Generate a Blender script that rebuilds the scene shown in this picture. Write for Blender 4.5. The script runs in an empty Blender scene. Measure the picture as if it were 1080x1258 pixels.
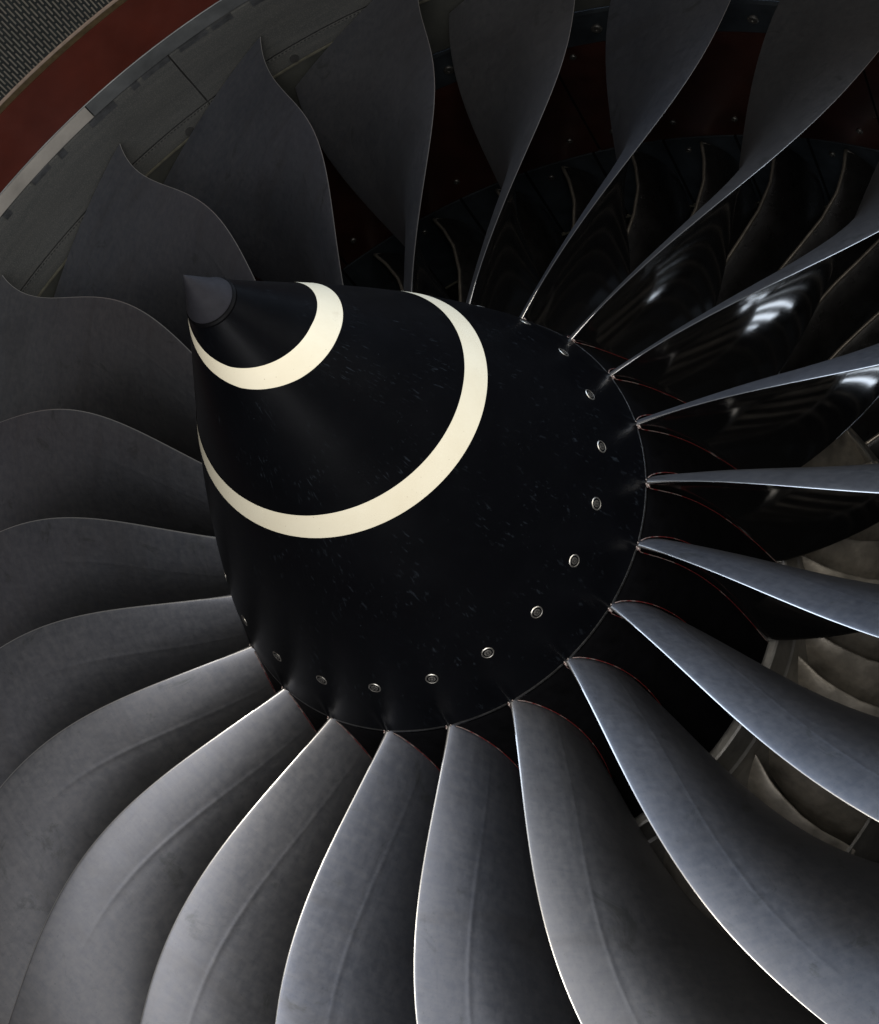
import bpy, math, random
import numpy as np
from mathutils import Matrix, Vector

random.seed(7)
S = 0.413            # metres per unit (1 unit = spinner rim radius)
HC = 3.2             # height of the engine axis above the floor, metres
PI = math.pi
sc = bpy.context.scene
col = sc.collection


def V(x, y, z):
    """engine coordinates (x right, y up, z forward along the axis) -> local metres"""
    return Vector((x * S, -z * S, y * S))


def P(r, a, z):
    """cylindrical engine coordinates, a in degrees clockwise from top"""
    t = math.radians(a)
    return (r * math.sin(t) * S, -z * S, r * math.cos(t) * S)


# ------------------------------------------------------------------ camera
cam_pos = Vector((2.69399282, -3.12871438, 6.08098419))
cam_tgt = Vector((0.0536556, -0.0083095, 0.0))
cd = bpy.data.cameras.new('camera')
cam = bpy.data.objects.new('camera', cd)
col.objects.link(cam)
cl = V(*cam_pos) + Vector((0, 0, HC))
ct = V(*cam_tgt) + Vector((0, 0, HC))
fw = (ct - cl).normalized()
rt = fw.cross(Vector((0, 0, 1))).normalized()
up = rt.cross(fw)
m = Matrix((rt, up, -fw)).transposed().to_4x4()
m.translation = cl
cam.matrix_world = m
cd.sensor_fit = 'HORIZONTAL'
cd.sensor_width = 36
cd.lens = 36 * math.exp(0.70306955) * 1000 / 1080
cd.clip_start = 0.05
cd.clip_end = 200
sc.camera = cam

# ------------------------------------------------------------------ world, lamps, exposure
w = bpy.data.worlds.new('World')
sc.world = w
w.use_nodes = True
w.node_tree.nodes['Background'].inputs[0].default_value = (0.75, 0.85, 1.0, 1)
w.node_tree.nodes['Background'].inputs[1].default_value = 0.006


def lamp(name, pos, target, size, power, color, sizey=None):
    ld = bpy.data.lights.new(name, 'AREA')
    ld.shape = 'RECTANGLE'
    ld.size = size
    ld.size_y = sizey or size
    ld.energy = power
    ld.color = color
    o = bpy.data.objects.new(name, ld)
    col.objects.link(o)
    o.location = V(*pos) + Vector((0, 0, HC))
    d = V(*target) - V(*pos)
    o.rotation_euler = d.to_track_quat('-Z', 'Y').to_euler()
    return o


lamp('front_lamp', (3.4, -3.6, 10.5), (0, -.3, 0), 1.5, 108, (1.0, 0.95, 0.86))
lamp('side_lamp', (12.0, 1.5, 10.5), (0, -1.2, -.5), 4.4, 185, (1.0, 0.98, 0.95))
lamp('sky_lamp', (5.0, 10.5, 7), (0.8, -1.0, -.5), 4.2, 235, (0.66, 0.80, 1.0))
lamp('duct_daylight_lamp', (2.40, .66, -5.3), (1.8, -.1, 0), .52, 3.0, (0.80, 0.90, 1.0))
lamp('floor_bounce_lamp', (2.5, -10.5, 9), (0, -.8, 0), 3.6, 165, (0.97, 0.97, 1.0))

sc.view_settings.view_transform = 'Standard'
sc.view_settings.look = 'None'
sc.view_settings.exposure = 0
sc.view_settings.gamma = 1
sc.view_settings.use_curve_mapping = False
sc.cycles.use_denoising = True
sc.cycles.max_bounces = 8
sc.cycles.caustics_reflective = False
sc.cycles.sample_clamp_indirect = 4


# ------------------------------------------------------------------ materials
class NT:
    def __init__(self, name):
        self.m = bpy.data.materials.new(name)
        self.m.use_nodes = True
        self.t = self.m.node_tree
        self.b = self.t.nodes['Principled BSDF']

    def n(self, typ, **kw):
        nd = self.t.nodes.new('ShaderNode' + typ)
        for k, v in kw.items():
            if hasattr(nd, k):
                setattr(nd, k, v)
            else:
                nd.inputs[k].default_value = v
        return nd

    def l(self, a, b):
        self.t.links.new(a, b)

    def math(self, op, a, b=None, clamp=False):
        nd = self.t.nodes.new('ShaderNodeMath')
        nd.operation = op
        nd.use_clamp = clamp
        for i, v in enumerate((a, b)):
            if v is None:
                continue
            if isinstance(v, (int, float)):
                nd.inputs[i].default_value = v
            else:
                self.l(v, nd.inputs[i])
        return nd.outputs[0]

    def ramp(self, src, stops):
        nd = self.t.nodes.new('ShaderNodeValToRGB')
        e = nd.color_ramp.elements
        while len(e) < len(stops):
            e.new(0.5)
        for x, (p, c) in zip(e, stops):
            x.position = p
            x.color = (c, c, c, 1) if isinstance(c, (int, float)) else (*c, 1)
        self.l(src, nd.inputs[0])
        return nd.outputs[0]

    def mix(self, f, a, b, blend='MIX'):
        nd = self.t.nodes.new('ShaderNodeMix')
        nd.data_type = 'RGBA'
        nd.blend_type = blend
        for s, v in ((nd.inputs[0], f), (nd.inputs[6], a), (nd.inputs[7], b)):
            if isinstance(v, (int, float)):
                s.default_value = v
            elif isinstance(v, tuple):
                s.default_value = (*v, 1) if len(v) == 3 else v
            else:
                self.l(v, s)
        return nd.outputs[2]

    def noise(self, vec, scale, detail=4, rough=.55, dist=0):
        nd = self.n('TexNoise', Scale=scale, Detail=detail, Roughness=rough, Distortion=dist)
        if vec is not None:
            self.l(vec, nd.inputs['Vector'])
        return nd.outputs['Fac']

    def mapping(self, vec, scale=(1, 1, 1), rot=(0, 0, 0), loc=None):
        nd = self.n('Mapping')
        nd.inputs['Scale'].default_value = scale
        nd.inputs['Rotation'].default_value = rot
        self.l(vec, nd.inputs['Vector'])
        if loc is not None:
            self.l(loc, nd.inputs['Location'])
        return nd.outputs[0]

    def bump(self, h, strength=.1, dist=.002):
        nd = self.n('Bump', Strength=strength, Distance=dist)
        self.l(h, nd.inputs['Height'])
        self.l(nd.outputs[0], self.b.inputs['Normal'])

    def base(self, c):
        if isinstance(c, tuple):
            self.b.inputs['Base Color'].default_value = (*c, 1)
        else:
            self.l(c, self.b.inputs['Base Color'])

    def set(self, **kw):
        for k, v in kw.items():
            s = self.b.inputs[k.replace('_', ' ')]
            if isinstance(v, (int, float, tuple)):
                s.default_value = v
            else:
                self.l(v, s)


def simple(name, c, rough=.5, metal=0.0, var=.25, scale=18, spec=.5, bump=0):
    k = NT(name)
    tc = k.n('TexCoord').outputs['Object']
    f = k.noise(tc, scale, 6, .6)
    lo = tuple(x * (1 - var) for x in c)
    hi = tuple(min(1, x * (1 + var)) for x in c)
    k.base(k.mix(k.ramp(f, [(.3, 0.0), (.7, 1.0)]), lo, hi))
    k.set(Metallic=metal, Roughness=k.math('ADD', k.math('MULTIPLY', k.noise(tc, scale * 2.3, 5), .25), rough - .125))
    k.b.inputs['Specular IOR Level'].default_value = spec
    if bump:
        k.bump(k.noise(tc, scale * 8, 3), bump, .002)
    return k.m


def blade_material(polish=False):
    k = NT('polished_blade_rear' if polish else 'titanium_blade')
    tcn = k.n('TexCoord')
    uv = tcn.outputs['UV']
    ob = tcn.outputs['Object']
    oi = k.n('ObjectInfo').outputs['Random']
    off = k.n('CombineXYZ')
    k.l(k.math('MULTIPLY', oi, 37.0), off.inputs[0])
    k.l(k.math('MULTIPLY', oi, 91.0), off.inputs[1])
    o = off.outputs[0]
    pos = k.mapping(ob, (1, 1, 1), loc=o)
    uvm = k.mapping(uv, (1, 1, 1), loc=o)
    big = k.noise(pos, 5.5, 5, .6, .6)
    fine = k.noise(pos, 70, 5, .65)
    grain = k.noise(k.mapping(uvm, (7, 130, 1), rot=(0, 0, .25)), 1.0, 4, .6, .3)
    speck = k.noise(pos, 260, 2, .5)
    c = k.mix(k.ramp(big, [(.25, 0.0), (.75, 1.0)]), (.150, .162, .195), (.190, .198, .226))
    c = k.mix(k.math('MULTIPLY', oi, .6), c, (.206, .196, .184))
    scr = k.noise(k.mapping(uvm, (2.2, 420, 1), rot=(0, 0, .10)), 1.0, 3, .6, .5)
    scr2 = k.noise(k.mapping(uvm, (90, 5, 1), rot=(0, 0, -.2)), 1.0, 4, .6, .4)
    c = k.mix(k.math('MULTIPLY', k.ramp(scr, [(.56, 0.0), (.76, 1.0)]), .10), c, (.27, .27, .28))
    c = k.mix(k.math('MULTIPLY', k.ramp(scr2, [(.54, 0.0), (.76, 1.0)]), .14), c, (.10, .10, .11))
    c = k.mix(k.ramp(fine, [(.35, 0.0), (.7, 1.0)]), k.mix(1.0, c, (.80, .82, .86), 'MULTIPLY'), c)
    c = k.mix(k.math('MULTIPLY', k.ramp(grain, [(.42, 0.0), (.75, 1.0)]), .16), c, (.26, .255, .25))
    c = k.mix(k.math('MULTIPLY', k.ramp(speck, [(.66, 0.0), (.74, 1.0)]), .30), c, (.07, .07, .075))
    # grime smudges
    sm = k.noise(k.mapping(pos, (3, 3, 3)), 3.0, 6, .7, 1.2)
    c = k.mix(k.math('MULTIPLY', k.ramp(sm, [(.60, 0.0), (.68, 1.0)]), .42), c, (.075, .08, .075))
    st = k.noise(k.mapping(uvm, (1.2, 9, 1), rot=(0, 0, .5)), 1.0, 5, .65, .8)
    c = k.mix(k.math('MULTIPLY', k.ramp(st, [(.52, 0.0), (.66, 1.0)]), .30), c, (.115, .112, .115))
    # polished, sand-worn leading edge, its pale tint also painting the glint
    sx = k.n('SeparateXYZ')
    k.l(uv, sx.inputs[0])
    edge = k.ramp(sx.outputs[0], [(.0009, 1.0), (.0030, 0.0)])
    c = k.mix(edge, c, (.66, .64, .61))
    if polish:
        c = k.mix(.45, c, (.36, .355, .36))
    k.base(c)
    r = k.math('ADD', k.math('MULTIPLY', big, .08), k.math('MULTIPLY', fine, .14))
    r = k.math('ADD', r, k.math('MULTIPLY', k.math('SUBTRACT', scr, .46), .06))
    r = k.math('ADD', r, .33) if not polish else k.math('ADD', k.math('MULTIPLY', r, .5), .055)
    rr = k.n('Mix')
    k.l(edge, rr.inputs[0])
    k.l(r, rr.inputs[2])
    rr.inputs[3].default_value = .26
    k.set(Metallic=.98 if polish else .86, Roughness=rr.outputs[0])
    k.bump(k.math('ADD', k.math('MULTIPLY', grain, .25), fine), .05, .001)
    return k.m


def spinner_material():
    k = NT('black_spinner_paint')
    tcn = k.n('TexCoord')
    ob = tcn.outputs['Object']
    uv = tcn.outputs['UV']
    n1 = k.noise(ob, 9, 5, .6)
    c = k.mix(n1, (.0010, .0011, .0016), (.0022, .0025, .0035))
    # sand chips and rain streaks running back along the cone
    st = k.noise(k.mapping(uv, (300, 22, 1), rot=(0, 0, .04)), 1.0, 3, .55, .4)
    gate = k.noise(ob, 14, 4, .6)
    f = k.math('MULTIPLY', k.ramp(st, [(.60, 0.0), (.70, 1.0)]), k.ramp(gate, [(.46, 0.0), (.70, 1.0)]))
    chip = k.noise(ob, 330, 2, .5)
    f2 = k.math('MULTIPLY', k.ramp(chip, [(.76, 0.0), (.79, 1.0)]), .5)
    f = k.math('MAXIMUM', k.math('MULTIPLY', f, .24), f2)
    c = k.mix(f, c, (.055, .07, .088))
    k.base(c)
    k.set(Roughness=k.math('ADD', k.math('MULTIPLY', n1, .12), .27))
    k.b.inputs['Specular IOR Level'].default_value = .20
    k.bump(k.noise(ob, 40, 4), .03, .001)
    return k.m


def liner_material():
    k = NT('grey_abradable_liner')
    ob = k.n('TexCoord').outputs['Object']
    a = k.noise(k.mapping(ob, (6, 60, 6)), 1, 5, .6)
    b = k.noise(ob, 420, 2, .5)
    d = k.noise(ob, 5, 5, .6)
    c = k.mix(k.ramp(a, [(.3, 0.0), (.7, 1.0)]), (.030, .032, .033), (.052, .0525, .051))
    c = k.mix(k.math('MULTIPLY', d, .5), c, (.05, .053, .05))
    c = k.mix(k.math('MULTIPLY', k.ramp(b, [(.5, 0.0), (.62, 1.0)]), .3), c, (.13, .125, .11))
    k.base(c)
    k.set(Roughness=.62)
    k.bump(b, .25, .001)
    return k.m


M = {}
M['blade'] = blade_material()
M['blade_rear'] = blade_material(True)
M['spinner'] = spinner_material()
M['liner'] = liner_material()
k_ = NT('cream_paint')
_o = k_.n('TexCoord').outputs['Object']
_c = k_.mix(k_.ramp(k_.noise(_o, 10, 6, .65), [(.35, 0.0), (.75, 1.0)]), (.80, .745, .585), (.74, .675, .51))
_c = k_.mix(k_.math('MULTIPLY', k_.ramp(k_.noise(_o, 300, 2, .5), [(.735, 0.0), (.77, 1.0)]), .7), _c, (.22, .16, .10))
_c = k_.mix(k_.math('MULTIPLY', k_.ramp(k_.noise(_o, 45, 5, .7, 1.0), [(.62, 0.0), (.72, 1.0)]), .16), _c, (.45, .38, .26))
k_.base(_c)
k_.set(Roughness=.45)
M['cream'] = k_.m
M['rubber'] = simple('grey_rubber', (.016, .016, .020), .7, 0, .15, 60, .2, .1)
M['black'] = simple('black_composite', (.0018, .0018, .0022), .5, 0, .3, 30, .10)
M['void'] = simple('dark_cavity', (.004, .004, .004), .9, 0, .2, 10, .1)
M['bolt'] = simple('bolt_steel', (.58, .55, .49), .38, 1.0, .15, 300)
M['bolt_dark'] = simple('bolt_groove', (.03, .03, .03), .6, .5, .2, 100)
M['rim'] = simple('rim_metal', (.30, .30, .30), .34, 1.0, .2, 40)
k_ = NT('red_seal')
_o = k_.n('TexCoord').outputs['Object']
k_.base(k_.mix(k_.ramp(k_.noise(_o, 26, 3, .6), [(.50, 0.0), (.60, 1.0)]), (.085, .008, .008), (.16, .12, .11)))
k_.set(Roughness=.5)
M['seal'] = k_.m
M['seal_edge'] = simple('pale_seal_edge', (.42, .36, .33), .45, 0, .3, 140)
M['redband'] = simple('dark_red_paint', (.058, .0125, .0078), .40, 0, .18, 9, .4, .05)
M['tan'] = simple('tan_edge', (.065, .045, .022), .5, .3, .35, 60)
M['pink'] = simple('pale_sealant', (.20, .15, .12), .55, 0, .2, 60)
M['ringglint'] = simple('ring_metal_glint', (.34, .32, .29), .5, .35, .25, 7)  # pale copy of the ring metal, paints a glint on some segments
M['ringdull'] = simple('dull_ring_metal', (.085, .09, .093), .5, .35, .5, 6)
M['patch'] = simple('dark_ring_patch', (.035, .037, .04), .6, .2, .5, 40)
M['line'] = simple('dark_joint', (.02, .02, .02), .7, 0, .3, 60)
M['thinline'] = simple('pale_joint', (.075, .072, .056), .5, 0, .3, 60)
M['bar'] = simple('mesh_wire', (.17, .155, .13), .5, .2, .2, 30)
M['backing'] = simple('mesh_backing', (.006, .009, .0095), .7, 0, .4, 40)
M['caseliner'] = simple('dark_case_liner', (.030, .031, .028), .55, 0, .35, 12)
M['steel'] = simple('dark_steel_band', (.028, .034, .040), .45, .5, .4, 14)
M['panel'] = simple('brown_acoustic_panel', (.023, .0072, .0052), .33, 0, .4, 9, .5, .08)
M['panelbolt'] = simple('panel_fastener', (.10, .097, .09), .45, .8, .2, 100)
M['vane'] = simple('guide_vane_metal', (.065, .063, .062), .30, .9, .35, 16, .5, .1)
M['lit_vane_fillet'] = simple('lit_vane_fillet', (.16, .15, .135), .4, .6, .3, 20)
M['vane_edge'] = simple('lit_vane_edge', (.30, .27, .23), .38, .8, .3, 20)  # pale tone painted in for the lit strip on the vane edges
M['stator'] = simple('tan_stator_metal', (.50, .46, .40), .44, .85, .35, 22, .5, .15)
M['inlet'] = simple('inlet_ring_metal', (.42, .41, .39), .38, .85, .25, 20, .5, .1)


# ------------------------------------------------------------------ helpers
def mesh(name, verts, faces, mat, smooth=True, uvs=None):
    me = bpy.data.meshes.new(name)
    me.from_pydata([tuple(v) for v in verts], [], faces)
    me.materials.append(mat)
    if smooth:
        me.polygons.foreach_set('use_smooth', [True] * len(me.polygons))
    if uvs is not None:
        ul = me.uv_layers.new(name='UVMap')
        li = np.empty(len(me.loops), dtype=np.int32)
        me.loops.foreach_get('vertex_index', li)
        u = np.array(uvs, dtype=np.float32)[li]
        ul.data.foreach_set('uv', u.ravel())
    me.update()
    return me


def add(name, me, parent=None, rot=None):
    o = bpy.data.objects.new(name, me)
    col.objects.link(o)
    if parent is not None:
        o.parent = parent
    if rot is not None:
        o.rotation_euler = (0, math.radians(rot), 0)
    return o


def thing(name, label, cat, group=None):
    o = bpy.data.objects.new(name, None)
    o.empty_display_size = .2
    col.objects.link(o)
    o.location = (0, 0, HC)
    o['label'] = label
    o['category'] = cat
    if group:
        o['group'] = group
    return o


def sharp(me, deg=35):
    me.set_sharp_from_angle(angle=math.radians(deg))
    return me


def lathe(prof, mat, name='ring', a0=0, a1=360, n=192, closed=False, deg=30):
    """surface of revolution; prof = [(r, z), ...] in units"""
    full = abs(a1 - a0 - 360) < 1e-6
    cols = n if full else n + 1
    vs, fs, uv = [], [], []
    k = len(prof)
    for i in range(cols):
        a = a0 + (a1 - a0) * i / n
        for j, (r, z) in enumerate(prof):
            vs.append(P(r, a, z))
            uv.append((i / n, j / max(1, k - 1)))
    for i in range(n):
        i2 = (i + 1) % cols
        for j in range(k if closed else k - 1):
            j2 = (j + 1) % k
            fs.append((i * k + j, i2 * k + j, i2 * k + j2, i * k + j2))
    if closed and not full:
        fs.append(tuple(range(k)))
        fs.append(tuple(reversed([(cols - 1) * k + j for j in range(k)])))
    return sharp(mesh(name, vs, fs, mat, True, uv), deg)


def patch(a0, a1, z0, z1, r_in, r_out, mat, name, n=None):
    """curved plate on the casing wall, r_in = face towards the axis"""
    n = n or max(2, int((a1 - a0) / 1.5))
    return lathe([(r_out, z0), (r_in, z0), (r_in, z1), (r_out, z1)], mat, name, a0, a1, n, True)


def tube(pts, rad, mat, name, nseg=6, loop=False):
    vs, fs = [], []
    pts = [Vector(p) for p in pts]
    n = len(pts)
    for i, p in enumerate(pts):
        t = (pts[min(i + 1, n - 1)] - pts[max(i - 1, 0)]).normalized()
        a = t.orthogonal().normalized() if i == 0 else (a - t * a.dot(t)).normalized()
        b = t.cross(a)
        for j in range(nseg):
            q = 2 * PI * j / nseg
            vs.append(p + (a * math.cos(q) + b * math.sin(q)) * rad)
    for i in range(n - 1):
        for j in range(nseg):
            j2 = (j + 1) % nseg
            fs.append((i * nseg + j, i * nseg + j2, (i + 1) * nseg + j2, (i + 1) * nseg + j))
    fs.append(tuple(reversed(range(nseg))))
    fs.append(tuple((n - 1) * nseg + j for j in range(nseg)))
    return mesh(name, vs, fs, mat)


def smooth01(x):
    x = min(1, max(0, x))
    return x * x * (3 - 2 * x)


NB = 22
DA = 360 / NB
A_BLADE = math.degrees(-0.09578462)      # angle of blade 0's root
A_BOLT = math.degrees(0.1300293)
HN = 2.07865582                          # nose height


def hub_r(z):
    return 1 - .35 * z


# ================================================================== FAN ROTOR
fan = thing('fan_rotor', 'black cone spinner with cream spiral and twenty-two twisted grey fan blades around it', 'fan')


def sp_raw(z):
    u = (HN - z) / HN
    return u + .50947502 * u ** 2 - .84714604 * u ** 3 + .33356591 * u ** 4


SPK = .906 / sp_raw(.275)


def sp_r(z):
    return SPK * sp_raw(z)


def ridge(a, z):
    """low fairing ridges that climb to each blade root"""
    d = (a - A_BLADE + DA / 2) % DA - DA / 2
    if z > .24:
        return 0.0
    t = smooth01((.24 - z) / .24)
    wdt = 2.2 - 1.3 * t
    return .010 * t ** 1.5 * math.exp(-(d / wdt) ** 2) - .012 * smooth01((.2 - z) / .2)


# spinner shell
zs = [1.888] + list(np.linspace(1.87, .40, 34)) + list(np.linspace(.37, 0.0, 24))
na = NB * 28
vs, fs, uv = [], [], []
for i in range(na):
    a = 360 * i / na
    for z in zs:
        vs.append(P(sp_r(z) + ridge(a, z), a, z))
        uv.append((i / na, z))
    vs.append(P(.965, a, -.012))
    uv.append((i / na, -.01))
k = len(zs) + 1
for i in range(na):
    i2 = (i + 1) % na
    for j in range(k - 1):
        fs.append((i * k + j, i2 * k + j, i2 * k + j + 1, i * k + j + 1))
spinner = add('spinner', sharp(mesh('spinner', vs, fs, M['spinner'], True, uv), 50), fan)
spinner['label'] = 'chipped black conical spinner'

# soft rubber nose cap with its stepped base
cap = add('nose_cap', lathe([(0.0005, HN), (.0045, HN - .006), (.048, HN - .092), (.071, HN - .137), (.0905, 1.912), (.0925, 1.905), (.090, 1.901), (.0862, 1.900)],
                            M['rubber'], 'nose_cap', n=64, deg=40), spinner)
add('cap_collar', lathe([(.0865, 1.903), (.0955, 1.9005), (.1005, 1.893), (.1005, 1.885)], M['black'], 'cap_collar', n=64), spinner)
cap['label'] = 'small grey rubber tip of the spinner'

# painted spiral: table of forward edge z against turn angle (deg) and width
tt = [-40, 0, 30, 64, 110, 154, 214, 284, 354, 424, 514, 560, 600, 640]
zi = [1.915, 1.862, 1.803, 1.738, 1.672, 1.612, 1.505, 1.380, 1.265, 1.138, .990, .905, .83, .765]
wd = [.0, .052, .068, .080, .095, .103, .103, .100, .099, .099, .107, .108, .100, .0]
vs, fs = [], []
nt = 400
for i in range(nt + 1):
    t = tt[0] + 6 + (tt[-1] - tt[0] - 6) * i / nt
    z0 = float(np.interp(t, tt, zi))
    wv = float(np.interp(t, tt, wd))
    for q in range(5):
        z = min(z0, 1.884) - wv * q / 4
        vs.append(P(sp_r(z) + .0022, -116 - t, z))
for i in range(nt):
    for q in range(4):
        fs.append((i * 5 + q, i * 5 + q + 1, (i + 1) * 5 + q + 1, (i + 1) * 5 + q))
sp = add('spiral_marking', mesh('spiral_marking', vs, fs, M['cream']), spinner)
sp['label'] = 'cream painted spiral stripe'


# spinner bolts (one mesh, shared)
def bolt_mesh():
    prof = [(0.0, .0086, 0), (.006, .0086, 0), (.0065, .0060, 1), (.0075, .0060, 1), (.008, .0086, 0), (.0150, .0080, 0), (.0175, .001, 1), (.0195, .001, 1),
            (.0215, .0075, 0), (.0245, .0085, 0), (.0275, .0065, 0), (.0285, -.004, 0)]
    vs, fs, mi = [], [], []
    n = 24
    for i in range(n):
        t = 2 * PI * i / n
        for r, h, _ in prof:
            vs.append((r * S * math.cos(t), r * S * math.sin(t), h * S))
    k = len(prof)
    for i in range(n):
        for j in range(k - 1):
            fs.append((i * k + j, i * k + j + 1, ((i + 1) % n) * k + j + 1, ((i + 1) % n) * k + j))
            mi.append(1 if prof[j][2] or prof[j + 1][2] else 0)
    # cross recess wings
    for q in range(4):
        t = q * PI / 2 + .4
        c, s = math.cos(t), math.sin(t)
        b = len(vs)
        for x, y in ((.004, -.002), (.0125, -.002), (.0125, .002), (.004, .002)):
            vs.append(((x * c - y * s) * S, (x * s + y * c) * S, .0090 * S))
        fs.append((b, b + 1, b + 2, b + 3))
        mi.append(1)
    me = mesh('bolt', vs, fs, M['bolt'])
    me.materials.append(M['bolt_dark'])
    me.polygons.foreach_set('material_index', mi)
    return sharp(me, 30)


bm_ = bolt_mesh()
ZB = .27468859
slope = (sp_r(ZB + .02) - sp_r(ZB - .02)) / .04
for i in range(NB):
    a = A_BOLT + DA * i
    t = math.radians(a)
    nrm = Vector((math.sin(t), slope, math.cos(t))).normalized()     # -z axis is +y in Blender
    o = add('bolt', bm_, spinner)
    q = nrm.to_track_quat('Z', 'Y')
    o.rotation_euler = (q @ Matrix.Rotation(random.uniform(0, 6.28), 3, 'Z').to_quaternion()).to_euler()
    o.location = Vector(P(sp_r(ZB) - .0066, a, ZB))

# metal rim behind the spinner, hub drum under the fillers
add('rim_ring', lathe([(.985, -.004), (1.0075, -.004), (1.0095, -.010), (1.0075, -.017), (.985, -.017)], M['rim'], 'rim_ring', n=264, closed=True), fan)
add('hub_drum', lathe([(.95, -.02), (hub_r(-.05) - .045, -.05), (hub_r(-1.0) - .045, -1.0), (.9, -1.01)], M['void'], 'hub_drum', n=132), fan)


# ---- blade geometry (leading and trailing edges fitted to the photograph)
def LEc(s):
    th = .4441249 * s - .02220315 * s ** 2 - 1.36489128 * s ** 3 + .98119524 * s ** 4
    z = .45890692 * s + .11823428 * s ** 2 - 3.25080684 * s ** 3 + 2.33888615 * s ** 4
    return 1 + s * 2.63115, math.degrees(th), z


def TEc(s):
    th = .66932316 - 23.28991971 * s - 17.3388263 * s ** 2 + 39.17722837 * s ** 3 - 13.74079916 * s ** 4
    z = -.98991081 - .50879783 * s + 1.44378655 * s ** 2 - .68335681 * s ** 3 - .05542225 * s ** 4
    return 1.3465 + s * 2.2735, th, z


CAMB = np.polyfit([0, .07, .15, .35, .6, .8, 1], [.112, .130, .138, .094, .040, .012, .000], 5)
THK = np.polyfit([0, .08, .3, .6, 1], [.084, .063, .047, .032, .018], 4)


def section(s, c, side, extra=0.0):
    """point on the blade; side +1 suction (counter-clockwise), -1 pressure, 0 mean line"""
    rL, aL, zL = LEc(s)
    rT, aT, zT = TEc(s)
    r = rL + (rT - rL) * c
    a = aL + (aT - aL) * c
    z = zL + (zT - zL) * c
    rm = .5 * (rL + rT)
    mx, mz = rm * math.radians(aT - aL), zT - zL
    L = math.hypot(mx, mz)
    nx, nz = mz / L, -mx / L
    A = float(np.polyval(CAMB, max(0, s)))
    T = float(np.polyval(THK, max(0, s)))
    yc = A * 4 * c * (1 - c) * (1.12 - .26 * c)
    yt = .5 * T * (4 * c * (1 - c)) ** (.68 - .20 * (1 - smooth01(s / .09))) * (1.18 - .36 * c) + .0013 * min(1, math.sqrt(max(0, c) / .004)) * min(1, (1 - c) / .002)
    # spanwise crease of the hollow core
    if side > 0 and .0 < s < .95:
        c0 = .186 + .006 * math.sin(9 * s)
        amp = .0012 * smooth01(s / .05) * (1 - smooth01((s - .22) / .50))
        yt += amp * (math.exp(-((c - c0) / .009) ** 2) - .35 * math.exp(-((c - c0 - .026) / .016) ** 2))
    d = yc + side * (yt + extra)
    a += math.degrees(nx * d / r)
    z += nz * d
    return r, a, z


def blade_mesh():
    nc, ns = 44, 60
    cs = [.5 * (1 - math.cos(PI * i / nc)) for i in range(nc + 1)]
    cs = sorted(set([c for c in cs if not .145 < c < .245] + [float(x) for x in np.linspace(.15, .24, 26)]))
    nc = len(cs) - 1
    ring = [(c, 1) for c in cs] + [(c, -1) for c in reversed(cs[1:-1])]
    ss = [-.015] + [i / ns for i in range(ns + 1)]
    vs, fs, uv = [], [], []
    k = len(ring)
    for s in ss:
        for c, sd in ring:
            vs.append(P(*section(s, c, sd)))
            uv.append((c, s))
    for i in range(len(ss) - 1):
        for j in range(k):
            j2 = (j + 1) % k
            fs.append((i * k + j, i * k + j2, (i + 1) * k + j2, (i + 1) * k + j))
    t0 = (len(ss) - 1) * k
    for j in range(nc):           # tip cap strip
        a0, a1 = j, j + 1
        b0, b1 = (k - j) % k, (k - j - 1)
        f = [t0 + a0, t0 + a1, t0 + b1, t0 + b0]
        u = []
        for x in f:
            if x not in u:
                u.append(x)
        if len(u) > 2:
            fs.append(tuple(u))
    me = mesh('fan_blade', vs, fs, M['blade'], True, uv)
    me.materials.append(M['blade_rear'])
    mi = [0] * len(me.polygons)
    for i in range(len(ss) - 1):
        for j in range(nc + 1, k):
            mi[i * k + j] = 1
    me.polygons.foreach_set('material_index', mi)
    return sharp(me, 60)


def seal_mesh(side, name):
    """thin lip of the filler seal along one side of the blade root, lying on the hub"""
    pts = []
    ex = .013
    c0 = .012 if side > 0 else .006
    for i in range(41):
        c = c0 + (.985 - c0) * i / 40
        e = ex * (1 if side < 0 else .8) * smooth01((c + .02) / .05)
        r, a, z = section(.0, c, side, e)
        pts.append(P(hub_r(z) + .010, a, z))
    if side < 0:                  # hook round the leading edge
        r, a, z = section(0, .004, -1, .004)
        pts.insert(0, P(hub_r(z) + .012, a + .25, z + .004))
    return tube(pts, .0022 * S, M['seal'], name, 5)


def clip_mesh():
    """small bright retaining clip ahead of the root"""
    vs, fs = [], []
    for x0, x1, y0, y1, z0, z1 in ((-.012, .012, -.004, .012, -.004, .006), (.006, .016, .002, .02, -.02, -.004)):
        b = len(vs)
        for x in (x0, x1):
            for y in (y0, y1):
                for z in (z0, z1):
                    vs.append(V(x, 1.0 + y, z))
        fs += [(b, b + 1, b + 3, b + 2), (b + 4, b + 6, b + 7, b + 5), (b, b + 4, b + 5, b + 1), (b + 2, b + 3, b + 7, b + 6), (b, b + 2, b + 6, b + 4), (b + 1, b + 5, b + 7, b + 3)]
    return mesh('seal_clip', vs, fs, M['seal_edge'], False)


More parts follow.
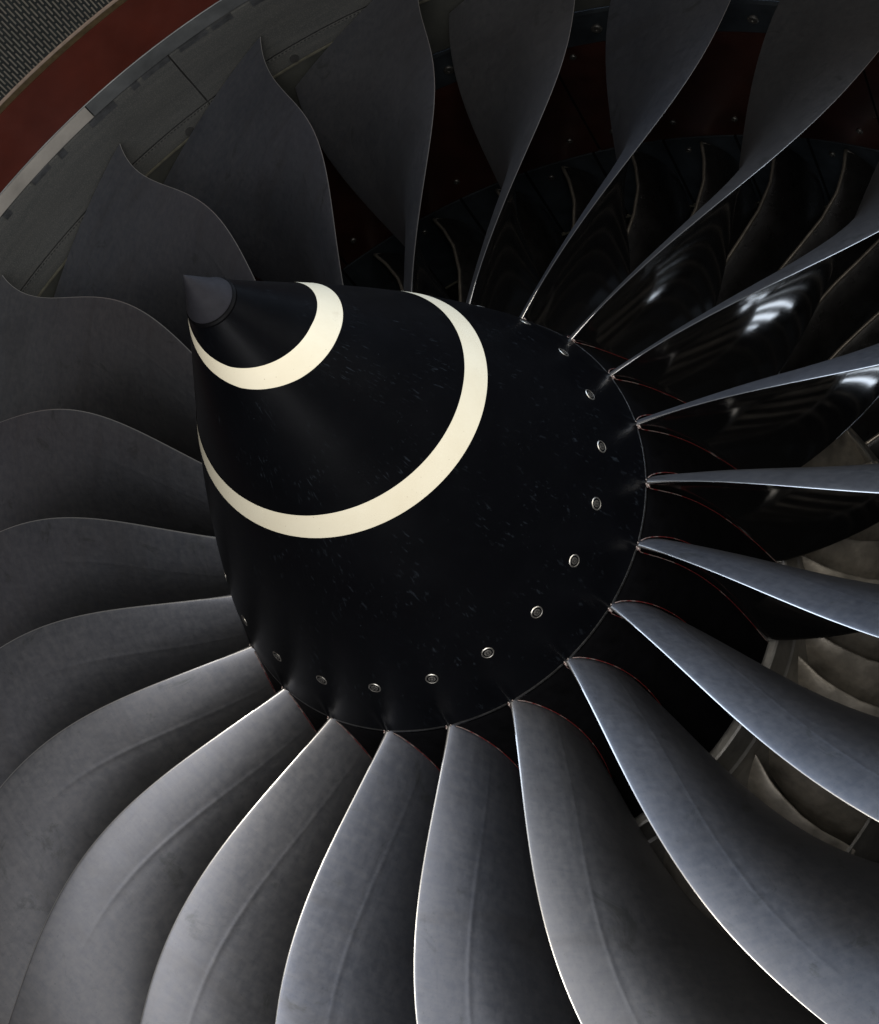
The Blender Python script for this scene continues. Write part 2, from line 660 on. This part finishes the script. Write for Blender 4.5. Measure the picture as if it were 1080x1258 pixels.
def filler_mesh():
    """platform between one blade's pressure side and the next blade's suction side"""
    n, mcols = 36, 14
    vs, fs, uv = [], [], []
    for i in range(n + 1):
        c = i / n
        cc = .004 + .99 * c
        _, a0, z0 = section(0, cc, -1, .011)
        _, a1, z1 = section(0, cc, 1, .009)
        a1 += DA
        for j in range(mcols + 1):
            t = j / mcols
            z = z0 + (z1 - z0) * t
            z = min(-.019, z) if i == 0 else z
            vs.append(P(hub_r(z) + .004, a0 + (a1 - a0) * t, z))
            uv.append((t, c))
    for i in range(n):
        for j in range(mcols):
            q = i * (mcols + 1) + j
            fs.append((q, q + mcols + 1, q + mcols + 2, q + 1))
    return mesh('annulus_filler', vs, fs, M['black'], True, uv)


b_me = blade_mesh()
sS, sP, c_me, f_me = seal_mesh(1, 'root_seal'), seal_mesh(-1, 'root_seal'), clip_mesh(), filler_mesh()
for i in range(NB):
    a = A_BLADE + DA * i
    b = add('fan_blade', b_me, fan, a)
    add('root_seal', sS, b)
    add('root_seal', sP, b)
    add('seal_clip', c_me, b)
    add('annulus_filler', f_me, fan, a)

# ================================================================== FAN CASE
case = thing('fan_case', 'round engine casing with dark red band, grey liner and woven mesh lining', 'casing')
RC = 3.66
# inlet barrel: mesh lining with raised wires on a dark backing
bar = add('mesh_lining', lathe([(RC + .012, .415), (RC + .012, 1.10), (RC + .10, 1.16), (RC + .24, 1.12), (RC + .24, .2)], M['backing'], 'mesh_lining', n=180), case)
vs, fs = [], []
BL, BG, BP, BW = .064, .020, .0225, .0088
da = math.degrees(BP / RC)
nrow = int(95 / da)
for i in range(nrow):
    a = -85 + i * da
    z = .418 + ((i * 0.47) % 1.0) * (BL + BG) - (BL + BG)
    hw = math.degrees(BW / 2 / RC)
    while z < 1.09:
        z0, z1 = max(.418, z), min(1.095, z + BL)
        if z1 - z0 > .006:
            b = len(vs)
            for zz in (z0, z1):
                for aa, rr in ((a - hw, RC + .012), (a - hw * .6, RC + .004), (a + hw * .6, RC + .004), (a + hw, RC + .012)):
                    vs.append(P(rr, aa, zz))
            fs += [(b, b + 4, b + 5, b + 1), (b + 1, b + 5, b + 6, b + 2), (b + 2, b + 6, b + 7, b + 3), (b, b + 1, b + 2, b + 3), (b + 7, b + 6, b + 5, b + 4)]
        z += BL + BG
o = add('mesh_wire', mesh('mesh_wire', vs, fs, M['bar'], False), bar)
o['kind'] = 'stuff'
add('sealant_bead', lathe([(RC + .01, .415), (RC - .002, .413), (RC - .002, .402), (RC + .01, .400)], M['pink'], 'sealant_bead', n=220), case)
add('edge_strip', lathe([(RC + .02, .400), (RC + .004, .399), (RC + .004, .362), (RC + .02, .361)], M['tan'], 'edge_strip', n=220), case)
rb = add('red_band', lathe([(RC + .02, .360), (RC, .358), (RC, .014), (RC + .02, .012)], M['redband'], 'red_band', n=220), case)
rb['label'] = 'dark red painted band'
mr = add('ring_lip', lathe([(RC + .03, .0115), (RC + .003, .0105), (RC - .001, .006), (RC + .004, .001), (RC + .03, .0)], M['ringdull'], 'ring_lip', n=220), case)
for i in range(20):
    a0 = -54 + 18 * i
    add('metal_ring', lathe([(RC + .03, -.001), (RC + .006, -.002), (RC + .004, -.02), (RC + .008, -.098), (RC + .03, -.105)], M['ringglint' if i in (0, 7, 13) else 'ringdull'],
                            'metal_ring', a0 + .06, a0 + 17.94, 14), case)
rnd = random.Random(3)
a = -80.0
while a < 10:
    wdt = rnd.choice([1.4, 2.2, 3.0, .8])
    add('dark_patch', patch(a, a + wdt, -.150 + rnd.uniform(0, .02), -.098 - rnd.uniform(0, .012), RC - .003, RC + .018, M['patch'], 'dark_patch', 3), mr)
    a += wdt + rnd.choice([.5, 1.2, 2.0, 3.2])
# abradable liner in segments with axial joints
seg = 36.0
for i in range(10):
    a0 = -27.4 + seg * i
    L = add('abradable_liner', lathe([(RC + .03, -.107), (RC + .002, -.112), (RC, -.30), (RC + .010, -.34), (RC + .010, -.54), (RC + .03, -.548)], M['liner'], 'abradable_liner', a0 + .08, a0 + seg - .08, 30), case)
    L2 = add('rear_liner', lathe([(RC + .03, -.562), (RC + .006, -.566), (RC + .006, -.665), (RC + .03, -.668)], M['liner'], 'rear_liner', a0 + .05, a0 + seg - .05, 30), case)
    for j in range(3):
        ap = -48.5 + 12 * j + seg * i + 6.0
        vs, fs = [], []
        for q in range(16):
            t = 2 * PI * q / 16
            vs.append(P(RC + .001, ap + math.degrees(.030 * math.cos(t) / RC), -.635 + .030 * math.sin(t)))
        for q in range(16):
            t = 2 * PI * q / 16
            vs.append(P(RC + .02, ap + math.degrees(.030 * math.cos(t) / RC), -.635 + .030 * math.sin(t)))
        fs.append(tuple(range(16)))
        fs += [(q, (q + 1) % 16, 16 + (q + 1) % 16, 16 + q) for q in range(16)]
        add('plug', mesh('plug', vs, fs, M['line'], False), L2)
# saw-tooth bead along the liner joint
vs, fs = [], []
for i in range(900):
    a = i * .4
    b = len(vs)
    for da_, dz in ((0, -.552), (.22, -.552), (.22, -.560), (0, -.560)):
        vs.append(P(RC + .004, a + da_, dz))
    fs.append((b, b + 1, b + 2, b + 3))
o = add('stitched_bead', mesh('stitched_bead', vs, fs, M['line'], False), case)
o['kind'] = 'stuff'
add('joint_base', lathe([(RC + .025, -.09), (RC + .025, -.69)], M['line'], 'joint_base', n=200), case)
add('joint_line', lathe([(RC + .03, -.669), (RC + .001, -.671), (RC + .001, -.683), (RC + .03, -.685)], M['thinline'], 'joint_line', n=220), case)
add('rear_case', lathe([(RC + .03, -.687), (RC + .010, -.690), (RC + .010, -1.10), (RC + .03, -1.125)], M['caseliner'], 'rear_case', n=200), case)
band = add('steel_band', lathe([(RC + .03, -1.128), (RC, -1.131), (RC, -1.386), (RC + .03, -1.39)], M['steel'], 'steel_band', n=200), case)


def stud_mesh(rad, name, mat):
    vs, fs = [], []
    n = 16
    rings = [(rad, 0), (rad, .008), (rad * .82, .013), (rad * .35, .013), (rad * .28, .006), (0.0001, .006)]
    for r, h in rings:
        for q in range(n):
            t = 2 * PI * q / n
            vs.append((r * S * math.cos(t), r * S * math.sin(t), h * S))
    for j in range(len(rings) - 1):
        for q in range(n):
            fs.append((j * n + q, j * n + (q + 1) % n, (j + 1) * n + (q + 1) % n, (j + 1) * n + q))
    return sharp(mesh(name, vs, fs, mat), 30)


def stud(name, me, parent, a, z, r=RC):
    t = math.radians(a)
    o = add(name, me, parent)
    o.location = Vector(P(r, a, z))
    o.rotation_euler = Vector((-math.sin(t), 0, -math.cos(t))).to_track_quat('Z', 'Y').to_euler()
    return o


big_me, small_me = stud_mesh(.034, 'fastener', M['panelbolt']), stud_mesh(.021, 'fastener', M['panelbolt'])
for i in range(24):
    stud('fastener', big_me, band, -6.8 + 15 * i, -1.265)
add('panel_base', lathe([(RC + .022, -1.38), (RC + .022, -2.45)], M['void'], 'panel_base', n=180), case)
for i in range(12):               # brown acoustic panels behind the fan
    a0 = 2.5 + 30 * i
    p_ = add('acoustic_panel', lathe([(RC + .03, -1.393), (RC + .004, -1.397), (RC + .002, -1.42), (RC + .002, -2.40), (RC + .004, -2.425), (RC + .03, -2.43)], M['panel'], 'acoustic_panel', a0 + .12, a0 + 29.88, 24), case)
    for j in range(5):
        stud('fastener', small_me, p_, a0 + 2.2 + 6.35 * j, -1.475, RC + .002)
        stud('fastener', small_me, p_, a0 + 2.2 + 6.35 * j, -2.25, RC + .002)
add('duct_wall_and_blackout', lathe([(RC + .02, -2.44), (RC + .02, -5.2), (RC - .6, -5.6), (0.01, -5.6)], M['void'], 'duct_wall_and_blackout', n=120), case)  # duct wall; the rear disc is added to keep light out from behind

# ================================================================== OUTLET GUIDE VANES
ogv = thing('guide_vane_ring', 'ring of dark curved guide vanes deep behind the fan blades', 'vanes')
NV = 48
VR = [3.67, 3.52, 3.35, 3.15, 2.95, 2.77, 2.4, 1.95]
VA = [0, .75, 1.2, .9, -.1, -1.2, -3.0, -4.6]


def vane_mesh(name, mat, rs, lead, zlead, chord, turn, thick, nc=12, nr=20, pw=2.2):
    vs, fs = [], []
    cs = [.5 * (1 - math.cos(PI * i / nc)) for i in range(nc + 1)]
    ring = [(c, 1) for c in cs] + [(c, -1) for c in reversed(cs[1:-1])]
    k = len(ring)
    for i in range(nr + 1):
        t = i / nr
        r = rs[0] + (rs[1] - rs[0]) * t
        for c, sd in ring:
            a = lead(r) + turn(r) * (1 - (1 - c) ** pw)
            h = sd * .5 * thick * (4 * c * (1 - c)) ** .55 + 0
            vs.append(P(r, a + math.degrees(h / r), zlead(r) - chord * c + h * .6))
    for i in range(nr):
        for j in range(k):
            fs.append((i * k + j, i * k + (j + 1) % k, (i + 1) * k + (j + 1) % k, (i + 1) * k + j))
    return mesh(name, vs, fs, mat)


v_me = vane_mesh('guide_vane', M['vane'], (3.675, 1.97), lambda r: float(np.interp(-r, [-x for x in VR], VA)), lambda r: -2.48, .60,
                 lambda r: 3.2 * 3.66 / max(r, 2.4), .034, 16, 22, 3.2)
pl_me = lathe([(RC + .018, -2.433), (RC, -2.437), (RC, -3.195), (RC + .018, -3.20)], M['steel'], 'vane_platform', -2.06 - 3.6, -2.06 + 3.6, 6)
fpts = []
for q in range(25):
    c = (q / 24) ** 1.3
    fpts.append(P(3.652, 3.2 * (1 - (1 - c) ** 3.2) + .22 * min(1, 6 * c) * (1 - c), -2.475 - .60 * c))
vlead = lambda r: float(np.interp(-r, [-x for x in VR], VA))
le_me = tube([P(3.65 - 1.66 * q / 40, vlead(3.65 - 1.66 * q / 40) - .02, -2.478) for q in range(41)], .012 * S, M['vane_edge'], 'lit_leading_edge', 8)  # tube added to carry the painted lit strip down each vane
fl_me = tube(fpts, .0065 * S, M['lit_vane_fillet'], 'fillet', 6)  # paler than the vane, paints the highlight along its tip fillet
for i in range(NV):
    v = add('guide_vane', v_me, ogv, -2.06 + 7.5 * i)
    add('fillet', fl_me, v)
    add('lit_leading_edge', le_me, v)
    add('vane_platform', pl_me, ogv, 7.5 * i)
    if i % 2 == 0:
        stud('fastener', small_me, ogv, -2.06 + 7.5 * i - 1.6, -2.56)
add('platform_edge', lathe([(RC + .018, -3.203), (RC - .004, -3.204), (RC - .004, -3.216), (RC + .018, -3.217)], M['thinline'], 'platform_edge', n=180), ogv)

# ================================================================== CORE INLET
core = thing('core_inlet', 'grey stepped ring with tan curved stator vanes behind the blade roots', 'engine inlet')
add('hub_ring', lathe([(1.30, -1.045), (1.362, -1.045), (1.372, -1.052), (1.375, -1.07), (1.392, -1.185), (1.394, -1.20), (1.384, -1.206), (1.384, -1.222), (1.398, -1.236),
                       (1.404, -1.29), (1.400, -1.31), (1.385, -1.32), (1.40, -1.9), (1.40, -2.6)], M['inlet'], 'hub_ring', n=180, deg=25), core)
NSV = 50
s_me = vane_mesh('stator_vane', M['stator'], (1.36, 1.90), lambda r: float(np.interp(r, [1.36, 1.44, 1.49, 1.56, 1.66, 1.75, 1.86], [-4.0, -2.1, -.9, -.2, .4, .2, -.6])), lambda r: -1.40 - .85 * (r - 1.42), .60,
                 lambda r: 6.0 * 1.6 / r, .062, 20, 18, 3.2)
for i in range(NSV):
    add('stator_vane', s_me, core, 103.3 + 7.2 * i)
add('splitter', lathe([(1.865, -2.6), (1.862, -1.86), (1.864, -1.80), (1.872, -1.782), (1.884, -1.790), (1.915, -1.90), (1.965, -2.3), (1.985, -3.4)], M['inlet'], 'splitter', n=180), core)
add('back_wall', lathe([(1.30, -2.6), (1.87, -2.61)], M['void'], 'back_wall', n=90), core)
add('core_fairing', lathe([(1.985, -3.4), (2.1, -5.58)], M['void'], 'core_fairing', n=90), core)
